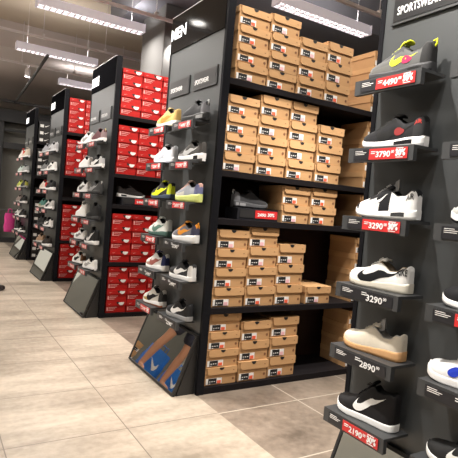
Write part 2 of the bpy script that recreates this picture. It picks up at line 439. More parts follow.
fixture(2.45, .95, 2.45, 'white louvre light over the aisle beside the nearest panels', P * .8)
fixture(2.45, 3.0, 4.5, 'white louvre light in front of the brown shoe boxes', P * .5)
fixture(.3, -.2, 1.2, 'white louvre light above the camera side of the aisle', P * .7)
for y in (2.45, 6.82, 10.4):
    fixture(y, -3.0, -1.5, 'white louvre light over the left side of the hall at %s metres' % ('two' if y < 3 else 'seven' if y < 7 else 'ten'), P)

fixture(12.4, -.9, .55, 'added unseen louvre light at the far end of the aisle', P)  # lamp added out of view to brighten the low far ceiling
fixture(15.8, -1.0, .5, 'added unseen louvre light behind the dark fascia wall', P)  # extra lamp, hidden from view, put in to light the ceiling beyond
fixture(11.2, -1.2, .3, 'added unseen louvre light left of the far aisle', P)  # another added lamp outside the frame, lifts the dark far ceiling
def track(y, x0, x1, label, z=ZF + .08, stems=()):
    t = empty('light_track', ((x0 + x1) / 2, y, z)); tag(t, label, 'light track', 'white lighting tracks under the ceiling')
    hl = (x1 - x0) / 2
    mb = MB(); mb.box(-hl, hl, -.022, .022, 0, .035); mb.build('rail', M['rail'], t)
    n = max(2, int(hl * 2 / 1.0))
    for i in range(n):
        mb = MB(); x = -hl + (i + .5) * 2 * hl / n
        mb.tube([(x, 0, .035), (x, 0, 4.6 - z if y < 10.7 else 4.1 - z)], .005, 5); mb.box(x - .02, x + .02, -.03, .03, .03, .075); mb.build('hanger', M['rail'], t)
    return t
track(4.30, -3, 6, 'white lighting track crossing at the top right above the brown boxes')
track(6.32, -3, 6, 'white lighting track crossing at the top, in front of the pale column')
track(8.5, -3, 6, 'white lighting track crossing behind the brightest louvre light')
track(10.55, -3, 4, 'farthest white lighting track at the left, carrying a bright spot')
track(1.90, -3, 5, 'white lighting track over the nearest end panel')

def spot(loc, tgt, label, power, ang=60, lens=.045):
    loc = Vector(loc); d = (Vector(tgt) - loc).normalized()
    t = empty('track_spot', loc); tag(t, label, 'spotlight', 'white cylinder spotlights on the tracks')
    q = d.to_track_quat('-Z', 'Y').to_matrix().to_4x4()
    mb = MB(); mb.tube([q @ Vector((0, 0, .05)), q @ Vector((0, 0, .02)), q @ Vector((0, 0, -.12))], [.03, .05, .05], 16, caps=False)
    mb.tube([(0, 0, .1), (0, 0, .02)], .012, 8); mb.build('lamp_body', M['rail'], t)
    mb = MB(); mb.tube([q @ Vector((0, 0, -.10)), q @ Vector((0, 0, -.112))], lens, 16); mb.build('lens', M['tube2'], t)
    ld = bpy.data.lights.new('spot_beam', 'SPOT'); ld.energy = power; ld.spot_size = R(ang); ld.spot_blend = .6; ld.shadow_soft_size = .05; ld.color = (1, .945, .88)
    lo = bpy.data.objects.new('spot_beam', ld); COL.objects.link(lo); lo.parent = t
    lo.matrix_local = Matrix.Translation(d * .13) @ q
    return t
TZ = ZF + .08 - .10
spot((2.2, 1.90, TZ), (2.2, 3.1, .45), 'track spot aimed at the left brown box stacks', 290, 50)
spot((3.0, 1.90, TZ), (2.8, 3.1, .45), 'track spot aimed at the right brown box stacks', 250, 50)
spot((2.0, 4.30, TZ), (2.1, 5.5, 1.0), 'track spot aimed at the near red box bay', 70, 60)
spot((2.9, 6.32, TZ), (2.0, 7.9, 1.0), 'track spot aimed at the second red box bay', 80, 60)
spot((.55, 1.90, TZ), (1.76, 1.2, 1.2), 'track spot aimed at the nearest end panel', 420, 66)
spot((.62, .95, TZ), (1.76, 1.25, .9), 'track spot aimed low at the nearest end panel', 170, 60)
track(.95, -2, 3, 'white lighting track nearest the camera side')
spot((.60, 4.30, TZ), (1.76, 3.6, 1.2), 'track spot aimed at the second end panel', 420, 70)
spot((.25, 6.32, TZ), (1.76, 6.0, 2.0), 'unseen track spot aimed at the third end panel', 220, 70)  # extra lamp kept out of view, put in to light this panel
spot((.2, 8.5, TZ), (1.76, 8.3, 1.2), 'unseen track spot aimed at the fourth end panel', 110, 70)  # added lamp outside the frame, lights the fourth panel
spot((1.62, 10.55, TZ), (1.5, 10.5, 0), 'white cylinder spot on the farthest track', 70, 90)
spot((-.35, 8.5, TZ), (.9, 8.0, 0), 'unseen track spot shining on the aisle far ahead', 110, 85)  # added lamp outside the frame, brightens the far aisle floor
spot((.3, 4.30, TZ), (.9, 3.9, 0), 'track spot shining on the middle of the aisle', 110, 85)

# ------------------------------------------------------------------ gondolas
SHELVES = [.05, .64, 1.30, 1.65, 2.31]
LEV = [1.99, 1.696, 1.40, 1.10, .82, .525]
NAMES = ['nearest', 'second', 'third', 'fourth', 'fifth']
def price_tag(par, y0, w, zt, x, style, price=None, pct='30%'):
    """front strip of a display shelf; reads along -Y when seen from the aisle (from +Y at left to -Y at right)"""
    mb = MB(); h = .062
    X = x - .002
    # black insert
    def rect(u0, u1, v0, v1, mi, e=0.0):
        mb.box(X - .0012 - e, X - e, y0 + w * (1 - u1), y0 + w * (1 - u0), zt - h + h * v0, zt - h + h * v1, mi)
    rect(.10, .93, .14, .86, 0)
    U = (0, -1, 0); V = (0, 0, 1)
    def T(t, u, v, ww, hh, mi=1, bold=.03, sl=0.0): put_text(mb, t, (X - .0042, y0 + w * (1 - u), zt - h + h * v), U, V, w * ww, h * hh, mi, bold, slant=sl)
    if style == 'red':
        rect(.36, .93, .14, .86, 2, .0012)
        T(price, .47, .26, .22, .42, 1, .03); T('00', .70, .50, .045, .2); T(pct, .765, .30, .14, .46, 1, .06)
        for u, v, ww in ((.39, .64, .07), (.39, .52, .06), (.77, .79, .10), (.77, .20, .10)): rect(u, u + ww, v, v + .05, 1, .0024)
    elif style == 'black':
        T(price, .54, .22, .25, .44, 1, .02); T('00', .80, .50, .05, .2)
        for u, v, ww in ((.46, .70, .08), (.46, .56, .08)): rect(u, u + ww, v, v + .05, 1, .0024)
    elif style == 'darkred':
        rect(.36, .93, .14, .86, 2, .0012); T(price, .50, .26, .30, .42)
    for k, (u, ww) in enumerate(((.13, .12), (.13, .18), (.13, .15))): rect(u, u + ww, .72 - k * .11, .755 - k * .11, 3, .0012)
    o = mb.build('price_tag', [M['tagblack'], M['white'], M['tagred'], M['sticker']], par)
    return o

def display_shelf(par, y0, zt, style, price, cw=.345):
    mb = MB(); x = 1.60
    mb.prism([(x, zt), (x, zt - .062), (x + .022, zt - .062), (x + .022, zt - .012), (CW - .0125, zt - .012), (CW - .0125, zt)], 1, y0, y0 + cw)
    o = mb.build('display_shelf', M['shelfgrey'], par)
    price_tag(o, y0, cw, zt, x, style, price)
    return o

def gondola(Y0, idx, tags, xend, header=None):
    t = empty('shelf_unit', (0, 0, 0))
    desc = ['nearest dark shelf unit with grey end panel, cut by the right edge',
            'dark shelf unit holding the brown shoe boxes, its header reading MEN',
            'dark shelf unit holding the nearer red shoe boxes',
            'dark shelf unit holding the farther red shoe boxes',
            'farthest dark shelf unit, holding black shoe boxes'][idx]
    tag(t, desc, 'shelf unit', 'rows of dark shoe shelf units')
    mb = MB(); mb.box(CW, CW + .04, Y0 + .03, Y0 + .93, 0, 2.65); mb.build('end_panel', M['panel'], t)
    for ya, yb in ((Y0, Y0 + .03), (Y0 + .93, Y0 + .955)):
        mb = MB(); mb.box(CW - .004, CW + .055, ya, yb, 0, 2.95 if ya == Y0 else 2.65); mb.build('post', M['post'], t)
    mb = MB(); mb.box(CW - .008, CW + .05, Y0 + .03, Y0 + .945, 2.65, 2.95); hd = mb.build('header', M['header' if idx == 1 else 'headmatt'], t)
    mb = MB(); mb.box(CW - .009, CW + .052, Y0 + .03, Y0 + .945, 2.95, 2.956); mb.build('header_edge', M['rail'], hd)
    mb = MB(); Xh = CW - .0105
    if idx == 1: put_text(mb, 'MEN', (Xh, Y0 + .94, 2.755), (0, -1, 0), (0, 0, 1), .285, .095, 0, .03)
    else: mb.box(Xh, Xh + .002, Y0 + .64, Y0 + .93, 2.72, 2.83)
    mb.build('header_lettering', M['litsign'], hd)
    for ya in (.08, .52):
        mb = MB(); mb.box(CW - .012, CW, Y0 + ya, Y0 + ya + .365, 2.262, 2.402); sp = mb.build('sign_plate', M['signedge'], t)
        mb = MB(); mb.box(CW - .014, CW - .012, Y0 + ya + .012, Y0 + ya + .353, 2.274, 2.390); mb.build('sign_face', M['sign'], sp)
        mb = MB(); put_text(mb, 'SPORTSWEAR', (CW - .0152, Y0 + ya + .332, 2.300), (0, -1, 0), (0, 0, 1), .218, .036, 0, .012, spacing=1.08); mb.build('sign_lettering', M['white'], sp)
    # bay
    XA = CW + .057
    mb = MB(); mb.box(XA, xend, Y0 + .44, Y0 + .47, .05, 2.30); mb.build('back_panel', M['backer'], t)
    mb = MB(); mb.box(XA, xend, Y0 + .004, Y0 + .9, 0, .048); mb.build('plinth', M['shelf'], t)
    for z in SHELVES[1:]:
        mb = MB(); mb.box(XA, xend, Y0 + .004, Y0 + .439, z - .045, z); mb.build('shelf', M['shelf'], t, .002)
    mb = MB(); mb.box(xend, xend + .04, Y0, Y0 + .93, 0, 2.4); mb.build('post', M['post'], t)
    for (col, y) in (('left', .585), ('right', .105)):
        for k, z in enumerate(LEV):
            st, pr = tags[col][k] if tags else ('red', '2890')
            display_shelf(t, Y0 + y - (.0 if col == 'right' else .01), z, st, pr)
    return t
T0 = dict(left=[('red', '4490'), ('red', '3790'), ('red', '3290'), ('black', '3290'), ('black', '2890'), ('red', '2190')],
          right=[('black', '3990'), ('black', '3990'), ('darkred', '2790'), ('red', '2990'), ('black', '1690'), ('black', '1990')])
T1 = dict(left=[('red', '2990'), ('red', '3290'), ('red', '3490'), ('red', '2790'), ('black', '2490'), ('red', '2190')],
          right=[('red', '4490'), ('red', '3290'), ('red', '3690'), ('black', '3290'), ('black', '2490'), ('black', '2290')])
gondola(.71, 0, T0, 4.2)
gondola(3.09, 1, T1, 4.2)
gondola(5.47, 2, None, 4.2)
gondola(7.85, 3, None, 4.2)
gondola(10.23, 4, None, 4.2)

# ------------------------------------------------------------------ shoe boxes
def arc(cx, cy, r, a0, a1, n): return [(cx + r * math.cos(R(a0 + (a1 - a0) * i / n)), cy + r * math.sin(R(a0 + (a1 - a0) * i / n))) for i in range(n + 1)]
def brown_box(w=.280, h=.142, d=.33, st='orange', lift=0.0):
    t = empty('shoe_box')
    mb = MB(); mb.box(.006, w - .006, .006, d, 0, h - .004); mb.build('carton', M['kraft'], t)
    # lid: top plate plus front flap with a rounded lower-left corner and a thumb notch
    fz = h * .60; x0 = .018; x1 = w; cx = w * .5; r = .021
    flap = [(x0, h)] + [(x0, fz + .03)] + arc(x0 + .025, fz + .025, .025, 180, 270, 5) + [(x1 - .006, fz)] + [(x1, fz + .006), (x1, h)]
    mb = MB(); mb.prism(flap, 1, -.004, .003); mb.box(0, w, .001, d + .003, h - .004, h)
    mb.box(w - .005, w, .003, d, fz + .01, h - .004); mb.box(0, .005, .003, d, fz + .01, h - .004)
    lid = mb.build('lid', M['kraftlid'], t)
    mb = MB(); mb.prism(arc(cx, h - .001, r, 180, 360, 8), 1, -.0055, -.004)
    mb.build('thumb_notch', M['ink'], lid)
    mb = MB(); mb.box(w * .86, w * .90, -.0052, -.004, h * .78, h * .81); mb.build('size_mark', M['inkbrown'], lid)
    mb = MB(); mb.box(.014, .150, .002, .0045, .010, .056, 0)
    mb.box(.032, .104, .001, .0035, .012, .055, 1); mb.box(.108, .142, .001, .0035, .012, .036, 2)
    mb.box(.040, .052, .0004, .002, .012, .017, 0)
    for k in range(3): mb.box(.040 + k * .02, .052 + k * .02, .0004, .002, .028, .033, 0)
    mb.build('size_label', [M['sticker'], M['ink'], M[st]], t)
    mb = MB(); mb.prism(arc(w * .90, h * .26, .010, 0, 360, 12)[:-1], 1, .004, .0065); mb.build('recycling_mark', M['inkbrown'], t)
    return t
def red_box(w=.240, h=.131, d=.33):
    t = empty('shoe_box')
    mb = MB(); mb.box(.003, w - .003, .005, d, 0, h - .004); mb.build('carton', M['redcard'], t)
    fz = h * .62
    mb = MB(); mb.box(0, w, -.003, d, fz, h); lid = mb.build('lid', M['redlid'], t)
    mb = MB(); mb.prism(arc(w * .76, h * .90, .034, 180, 360, 10), 1, -.0045, -.003); mb.build('white_tab', M['sticker'], lid)
    mb = MB(); mb.prism([(w * .50, h * .94), (w * .58, h * .70), (w * .66, h * .94)], 1, -.0046, -.003); mb.build('thumb_notch', M['ink'], lid)
    mb = MB(); mb.prism([(w * .12, h * .80), (w * .15, h * .74), (w * .28, h * .84), (w * .16, h * .78)], 1, -.0045, -.003); mb.build('check_print', M['palered'], lid)
    mb = MB(); mb.box(w * .06, w * .12, .002, .005, h * .16, h * .48, 0)
    for k in range(3): mb.box(w * .15, w * (.56 - .08 * k), .002, .005, h * (.44 - .13 * k), h * (.48 - .13 * k), 0)
    mb.build('size_label', [M['palered']], t)
    return t
def black_box(w=.25, h=.131, d=.33):
    t = empty('shoe_box')
    mb = MB(); mb.box(.003, w - .003, .005, d, 0, h - .004); mb.build('carton', M['blackcard'], t)
    mb = MB(); mb.box(0, w, -.003, d, h * .62, h); mb.build('lid', M['blackcard'], t)
    mb = MB(); mb.box(w * .10, w * .36, .001, .005, h * .14, h * .56)
    mb.prism([(w * .42, h * .36), (w * .50, h * .20), (w * .80, h * .56), (w * .52, h * .36)], 1, .001, .005)
    mb.build('size_label', M['sticker'], t)
    return t
ORD = ['first', 'second', 'third', 'fourth', 'fifth']
SHN = {0: 'base', 1: 'lower middle shelf', 2: 'middle shelf', 3: 'upper middle shelf', 4: 'top shelf'}
def level_word(k, n):
    if n == 1: return 'lone'
    if k == n - 1: return 'topmost'
    if k == 0: return 'bottom'
    return ['', 'second-lowest', 'third-lowest', 'fourth-lowest'][k]
_protos = {}
def place(proto, x, y, z, rz, label, group):
    key = id(proto)
    if key not in _protos: o = proto; _protos[key] = 1
    else: o = copy_tree(proto)
    o.location = (x, y, z); o.rotation_euler = (0, 0, rz); tag(o, label, 'shoe box', group)
    return o
brA = brown_box(st='orange'); brB = brown_box(st='pink')
# (x0, top z, count) for each stack, left to right
BR = {4: [(1.866, 2.843, 4), (2.150, 2.860, 4), (2.437, 2.755, 3), (2.723, 2.79, 3), (3.262, 2.84, 4)],
      3: [(1.826, 2.200, 4), (2.116, 2.248, 4), (2.404, 2.254, 4), (2.700, 2.115, 3), (3.255, 2.23, 4)],
      2: [(2.400, 1.592, 2), (2.690, 1.600, 2), (3.250, 1.59, 2)],
      1: [(1.833, 1.222, 4), (2.118, 1.250, 4), (2.403, 1.13, 3), (2.720, .785, 1), (3.252, 1.21, 4)],
      0: [(1.830, .588, 4), (2.118, .520, 3), (2.403, .540, 3), (3.255, .56, 4)]}
for sh, stacks in BR.items():
    for si, (x, top, n) in enumerate(stacks):
        z0 = SHELVES[sh]; last = si == len(stacks) - 1
        pit = (top - z0) / n
        where = 'half-hidden stack beside nearest panel' if last else ORD[si] + ' stack from left'
        for k in range(n):
            j = random.uniform(-.0015, .0015)
            jy = random.uniform(0, .012)
            o = place(brA if random.random() < .6 else brB, x + j, 3.112 + jy, z0 + .001 + k * pit, R(random.uniform(-.25, .25)),
                      'brown shoe box, %s in %s, %s' % (level_word(k, n), where, SHN[sh]), 'brown shoe boxes')
            o.scale = (1, 1, (pit - .0015) / .142)
for x in (3.56,):
    for sh in (4,):
        for k in range(4): place(brA, x, 3.115, SHELVES[sh] + .001 + k * .132, 0, 'brown shoe box, %s in farthest right stack, %s' % (level_word(k, 4), SHN[sh]), 'brown shoe boxes').scale = (1, 1, .92)
rd = red_box()
def red_bay(Y0, ncol, bay, shoe_gap=True):
    rows = {4: 4, 3: 4, 1: 4, 0: 4}
    for sh, n in rows.items():
        for c in range(ncol):
            for k in range(n):
                pit = .131 if sh == 4 else (.139 if sh == 1 else (.1335 if sh == 0 else .137))
                z = SHELVES[sh] + .001 + k * pit
                o = place(rd, 1.836 + c * .246 + random.uniform(-.001, .001), Y0 + .018 + random.uniform(0, .012), z, R(random.uniform(-.3, .3)),
                      'red shoe box, %s in %s stack from left, %s, %s red bay' % (level_word(k, n), ORD[c], SHN[sh], bay), 'red shoe boxes')
                o.scale = (1, 1, (pit - .0012) / .131)
red_bay(5.47, 3, 'nearer'); red_bay(7.85, 2, 'farther')
bk = black_box()
for sh, n in {4: 3, 3: 4, 2: 1, 1: 4, 0: 4}.items():
    for k in range(n):
        place(bk, 1.84, 10.25, SHELVES[sh] + .001 + k * .135, 0, 'black shoe box with white print, %s of the %s' % (level_word(k, n), SHN[sh] + ' stack'), 'black shoe boxes').scale = (1, 1, 1.01)

# ------------------------------------------------------------------ floor mirrors leaning on the end panels
def floor_mirror(Y0, label):
    t = empty('floor_mirror', (1.575, Y0 + .035, 0)); tag(t, label, 'mirror', 'slanted foot mirrors at the ends of the shelf units')
    a = math.atan2(.164, .43); h = .462; w = .89; th = .022
    Rm = Matrix.Rotation(a, 4, 'Y')
    def fr(mb, y0, y1, z0, z1, x0, x1, mi=0):
        n = len(mb.v); mb.box(x0, x1, y0, y1, z0, z1, mi); mb.v[n:] = [tuple(Rm @ Vector(v)) for v in mb.v[n:]]
    mb = MB(); b = .016
    fr(mb, 0, w, 0, b, 0, th); fr(mb, 0, w, h - b, h, 0, th); fr(mb, 0, b, b, h - b, 0, th); fr(mb, w - b, w, b, h - b, 0, th)
    fr(mb, b, w - b, b, h - b, .010, th)
    mb.v = [(x, y, z + .009) for x, y, z in mb.v]
    mb.build('frame', M['frame'], t)
    mb = MB(); fr(mb, b, w - b, b, h - b, .004, .0095); mb.v = [(x, y, z + .009) for x, y, z in mb.v]; mb.build('mirror_glass', M['mirror'], t)
    # wedge side cheeks that carry the mirror
    for y in (.004, w - .016):
        mb = MB(); mb.prism([(th + .012, 0), (.180, 0), (.180, .40), (.176, .40)], 1, y, y + .012); mb.build('side_cheek', M['frame'], t)
floor_mirror(.71, 'slanted foot mirror under the nearest shoe column, at the bottom edge')
floor_mirror(3.09, 'slanted foot mirror reflecting bare legs and a blue bag')
floor_mirror(5.47, 'slanted foot mirror at the foot of the third end panel')
floor_mirror(7.85, 'pale slanted foot mirror at the foot of the fourth end panel')
floor_mirror(10.23, 'smallest slanted foot mirror, farthest down the aisle')

# ------------------------------------------------------------------ shoes
NEON = (.75, .80, .03)
G = 'sneakers on the display shelves'
def Ls(Y0): return Y0 + .563
def Rs(Y0): return Y0 + .090
XS = 1.685
def S(u, col, row, desc, **kw):
    """u: unit index, row 0..5 from the top"""
    Y0 = .71 + 2.38 * u
    y = (Ls(Y0) if col == 'L' else Rs(Y0)) + kw.pop('dy', 0)
    lab = '%s, %s shelf down, %s column, %s end panel' % (desc, ['top', 'second', 'third', 'fourth', 'fifth', 'lowest'][row], 'left' if col == 'L' else 'right', NAMES[u])
    kw.setdefault('detail', 1 if u < 2 else 0)
    if u == 0: kw.setdefault('rz', R(3)); kw.setdefault('scale', .90); kw.setdefault('sz', 1.13); kw.setdefault('dx', .012); y += .034
    else:
        kw['rz'] = R(7); kw['dx'] = .016; kw['scale'] = .87; kw['sz'] = 1.3; kw['dx'] = .020; y -= .0
    return make_shoe(lab, (XS + kw.pop('dx', 0.004), y, LEV[row] + .0005), G, **kw)
AM = [(.04, .11), (.13, .30)]
def tissue(s, root):
    mb = MB(); x = .40 * s.L; z = s.zt(.40)
    for sg, a in ((1, .0), (-1, .018)):
        mb.add([(x + a, sg * .018, z - .01), (x + a - .035, sg * .020, z), (x + a - .030, sg * .014, z + .045), (x + a - .010, sg * .012, z + .036),
                (x + a, sg * .014, z - .01), (x + a - .035, sg * .016, z), (x + a - .030, sg * .011, z + .045), (x + a - .010, sg * .009, z + .036)],
               [(0, 1, 2, 3), (7, 6, 5, 4), (0, 4, 5, 1), (1, 5, 6, 2), (2, 6, 7, 3), (3, 7, 4, 0)])
    mb.build('paper_stuffing', cm((.30, .30, .30)), root)
# nearest unit, left column
S(0, 'L', 0, 'grey runner with neon yellow tongue', base=(.095, .095, .092), toe=(.15, .145, .13), mud=(.12, .118, .11), heel=(.022, .022, .022), eye=(.045, .045, .045), lining=(.03, .03, .03), mid=(.040, .040, .042), out=K_, air=[(.10, .30)], aircol=(.02, .02, .02), sw=NEON, swsize=.7, tongue=NEON, lace=(.45, .48, .10), tab=NEON, window=(.40, .02, .08), up=.028)
S(0, 'L', 1, 'black runner with white sole, red heel print', base=(.014, .014, .016), toe=(.035, .035, .036), mud=(.022, .022, .024), heel=(.03, .03, .031), eye=(.008, .008, .008), lining=K_, lace=(.08, .08, .08), mid=W_, out=(.5, .5, .5), air=[(.14, .40)], aircol=K_, sw=(.015, .015, .015), heeltext=('AIR', (.6, .05, .04), .12, .03, .55, .76), window=(.25, .03, .03), tongue=(.03, .03, .03))
S(0, 'L', 2, 'white runner with black side panels', base=W_, toe=K_, mud=(.80, .79, .78), heel=W_, eye=K_, midp=K_, lining=(.05, .05, .05), lace=(.7, .7, .7), mid=W_, out=(.55, .53, .50), air=[(.12, .34)], aircol=(.05, .05, .05), sw=W_, swsmall=True, heeltext=('AIR', K_, .13, .03, .45, .74), tongue=K_, up=.012, extra=tissue)
S(0, 'L', 3, 'white low sneaker, huge black swoosh', kind='court', sole='runner', base=(.78, .77, .74), toe=(.80, .78, .74), lining=(.35, .28, .2), mid=(.66, .62, .52), out=(.66, .62, .52), sw=K_, swsize=1.3, heeltext=('NIKE', K_, .145, .018, .40, .80), tongue=(.78, .76, .7), lace=(.8, .79, .75))
S(0, 'L', 4, 'cream suede low sneaker on gum sole', kind='court', sole='runner', base=(.66, .60, .49), toe=(.66, .60, .50), lining=(.45, .43, .4), mid=(.62, .36, .17), out=(.55, .30, .13), tongue=(.6, .56, .48), lace=(.62, .57, .48), extra=tissue)
S(0, 'L', 5, 'black high-top with white swoosh', kind='mid', sole='court', base=(.016, .015, .016), lining=(.02, .02, .02), mid=(.82, .82, .80), out=(.75, .75, .73), sw=(.82, .82, .80), swsize=.85, tongue=K_, lace=K_)
# nearest unit, right column
S(0, 'R', 0, 'grey and white runner cut by the frame', base=(.3, .3, .3), dy=-.06)
S(0, 'R', 1, 'white runner cut by the frame', base=W_, toe=W_, kind='court')
S(0, 'R', 2, 'pale grey mesh runner', base=(.40, .40, .38), toe=(.42, .42, .40), mid=W_, sole='chunky')
S(0, 'R', 3, 'black runner, small white swoosh, white sole', base=K_, mid=W_, out=(.5, .5, .5), sw=(.8, .8, .8), swsmall=True)
S(0, 'R', 4, 'white court shoe with round blue patch', kind='court', sole='court', base=(.80, .80, .80), mid=W_, out=W_, spot=((.02, .05, .50), .60, .35), dy=.03)
S(0, 'R', 5, 'black low sneaker, white swoosh and sole', kind='court', sole='runner', base=(.02, .02, .02), mid=(.8, .8, .78), out=(.8, .8, .78), sw=(.8, .8, .78))
# second unit (brown boxes)
S(1, 'R', 0, 'black chunky sneaker with silver heel', sole='chunky', base=(.03, .03, .032), toe=(.10, .10, .11), mid=(.03, .03, .03), out=K_, air=[(.05, .3)], aircol=(.3, .3, .3), heel=(.16, .16, .17), tab=(.6, .6, .6))
S(1, 'L', 0, 'yellow sand runner with white sole', base=(.62, .42, .15), toe=(.60, .45, .22), mid=(.78, .76, .70), out=(.6, .5, .3), sw=(.50, .25, .05), tongue=(.7, .5, .2))
S(1, 'R', 1, 'charcoal runner on thick white sole', sole='chunky', base=(.07, .065, .06), toe=(.5, .48, .46), mud=(.3, .3, .3), mid=W_, out=(.1, .1, .1), air=[(.1, .28)], aircol=K_, sw=(.5, .5, .5))
S(1, 'L', 1, 'all-white runner', base=(.72, .74, .78), toe=(.78, .78, .78), mid=(.8, .8, .82), out=(.45, .47, .55), sw=(.55, .58, .65))
S(1, 'R', 2, 'blue and white runner with lime sole', sole='chunky', base=(.34, .36, .40), toe=(.62, .60, .55), heel=(.16, .17, .30), mud=(.60, .58, .52), mid=(.62, .68, .22), out=(.6, .66, .2), eye=(.5, .3, .25), tongue=(.55, .4, .35))
S(1, 'L', 2, 'black and neon yellow runner', base=(.03, .03, .03), heel=(.66, .76, .03), mud=(.64, .74, .03), toe=(.10, .10, .10), mid=(.05, .07, .10), out=K_, sw=NEON, tongue=NEON)
S(1, 'R', 3, 'grey runner with orange strap', sole='chunky', base=(.17, .17, .19), toe=(.22, .22, .24), mid=W_, out=(.7, .7, .7), heel=(.06, .06, .10), tongue=(.75, .30, .04), eye=(.70, .27, .03), sw=(.75, .30, .04), swsize=.9, tab=(.7, .28, .03))
S(1, 'L', 3, 'white runner with dark green sole', base=(.68, .70, .66), toe=(.75, .75, .72), mid=(.07, .13, .11), out=(.05, .08, .07), sw=(.12, .22, .18))
S(1, 'R', 4, 'black runner, white heel and swoosh', kind='court', sole='court', base=(.035, .035, .037), toe=(.05, .05, .05), heel=W_, mid=W_, out=W_, sw=W_, tongue=K_)
S(1, 'L', 4, 'white runner with navy heel', base=(.72, .71, .68), heel=(.03, .04, .12), mud=(.4, .25, .2), mid=(.8, .8, .78), out=(.6, .6, .6), sw=(.35, .12, .10), tongue=(.03, .03, .10))
S(1, 'R', 5, 'black sneaker, white swoosh, grey sole', kind='court', sole='court', base=(.025, .025, .027), mid=(.30, .30, .30), out=(.25, .25, .25), sw=W_, tongue=K_)
S(1, 'L', 5, 'white and black runner with gold side', base=(.62, .60, .55), toe=(.70, .69, .66), heel=(.04, .04, .04), mud=(.38, .27, .10), mid=W_, out=(.35, .12, .06), sw=K_, tongue=(.05, .05, .05))
# third unit
U2 = [(0, 'R', 'maroon and grey runner, white sole', dict(base=(.13, .05, .055), heel=(.30, .22, .22), toe=(.04, .04, .04), mid=W_, tab=(.45, .40, .20))),
      (0, 'L', 'all-white low runner', dict(base=(.78, .78, .76), sw=(.3, .3, .3), mid=W_)),
      (1, 'R', 'black runner with bold white swoosh', dict(base=(.02, .02, .02), mid=W_, sw=W_, swsize=1.2, heel=(.5, .5, .5))),
      (1, 'L', 'plain white chunky runner', dict(base=(.80, .79, .78), mid=(.8, .8, .8), sole='chunky')),
      (2, 'R', 'dark grey camouflage runner', dict(base=(.06, .06, .06), mud=(.25, .25, .24), toe=(.12, .12, .12), mid=(.05, .05, .05), sw=(.3, .3, .3), tab=(.6, .6, .6))),
      (2, 'L', 'white runner with black tongue', dict(base=(.70, .69, .68), tongue=K_, lace=K_, mid=(.75, .74, .72), sw=(.1, .1, .1))),
      (3, 'R', 'all-black mid trainer', dict(kind='mid', base=(.018, .018, .018), mid=(.04, .04, .04))),
      (3, 'L', 'white mid trainer', dict(kind='mid', base=(.80, .79, .76), mid=(.8, .8, .78), lining=K_)),
      (4, 'R', 'black high-top with white midsole', dict(kind='mid', base=(.02, .02, .02), mid=W_, out=W_, sw=(.65, .65, .65))),
      (4, 'L', 'white court shoe with grey swoosh', dict(kind='court', base=(.78, .77, .75), sw=(.25, .25, .25), mid=W_)),
      (5, 'R', 'white court shoe with black collar', dict(kind='court', base=(.80, .80, .78), mid=(.8, .8, .8), tongue=K_, sw=(.35, .35, .35))),
      (5, 'L', 'white runner with brown heel', dict(base=(.75, .73, .70), heel=(.13, .06, .03), toe=(.70, .68, .66), sw=K_, mid=W_))]
for r_, c_, d_, k_ in U2: S(2, c_, r_, d_, **k_)
U3 = [(0, 'R', 'silver grey runner', dict(base=(.45, .45, .46), mid=(.6, .6, .6), mud=(.2, .2, .2), tab=W_)),
      (0, 'L', 'mottled grey runner', dict(base=(.28, .28, .30), mid=(.45, .45, .45), toe=(.4, .4, .4))),
      (1, 'R', 'white runner with grey side', dict(base=(.72, .71, .68), mid=W_, sw=(.2, .2, .2))),
      (1, 'L', 'dark grey runner, white toe', dict(base=(.15, .15, .15), toe=W_, mid=(.6, .6, .6))),
      (2, 'R', 'black slip-on with white sole', dict(base=(.02, .02, .02), mid=W_, out=W_)),
      (2, 'L', 'red heeled cream runner', dict(base=(.60, .52, .45), heel=(.50, .03, .03), tongue=(.5, .03, .03), mid=(.7, .65, .6))),
      (3, 'R', 'pale grey runner with dark tongue', dict(base=(.50, .50, .48), tongue=K_, mid=W_, sw=K_)),
      (3, 'L', 'teal green runner', dict(base=(.06, .17, .14), mud=(.25, .22, .12), mid=(.45, .42, .35))),
      (4, 'R', 'black runner, white swoosh and heel', dict(base=(.02, .02, .02), heel=W_, sw=W_, mid=W_)),
      (4, 'L', 'all-black runner', dict(base=(.015, .015, .015), mid=(.05, .05, .05))),
      (5, 'R', 'black runner with dark tongue, white sole', dict(base=(.03, .025, .022), mid=W_, out=W_)),
      (5, 'L', 'tan and grey runner', dict(base=(.30, .20, .13), mid=(.5, .48, .45), toe=(.35, .33, .3)))]
for r_, c_, d_, k_ in U3: S(3, c_, r_, d_, **k_)
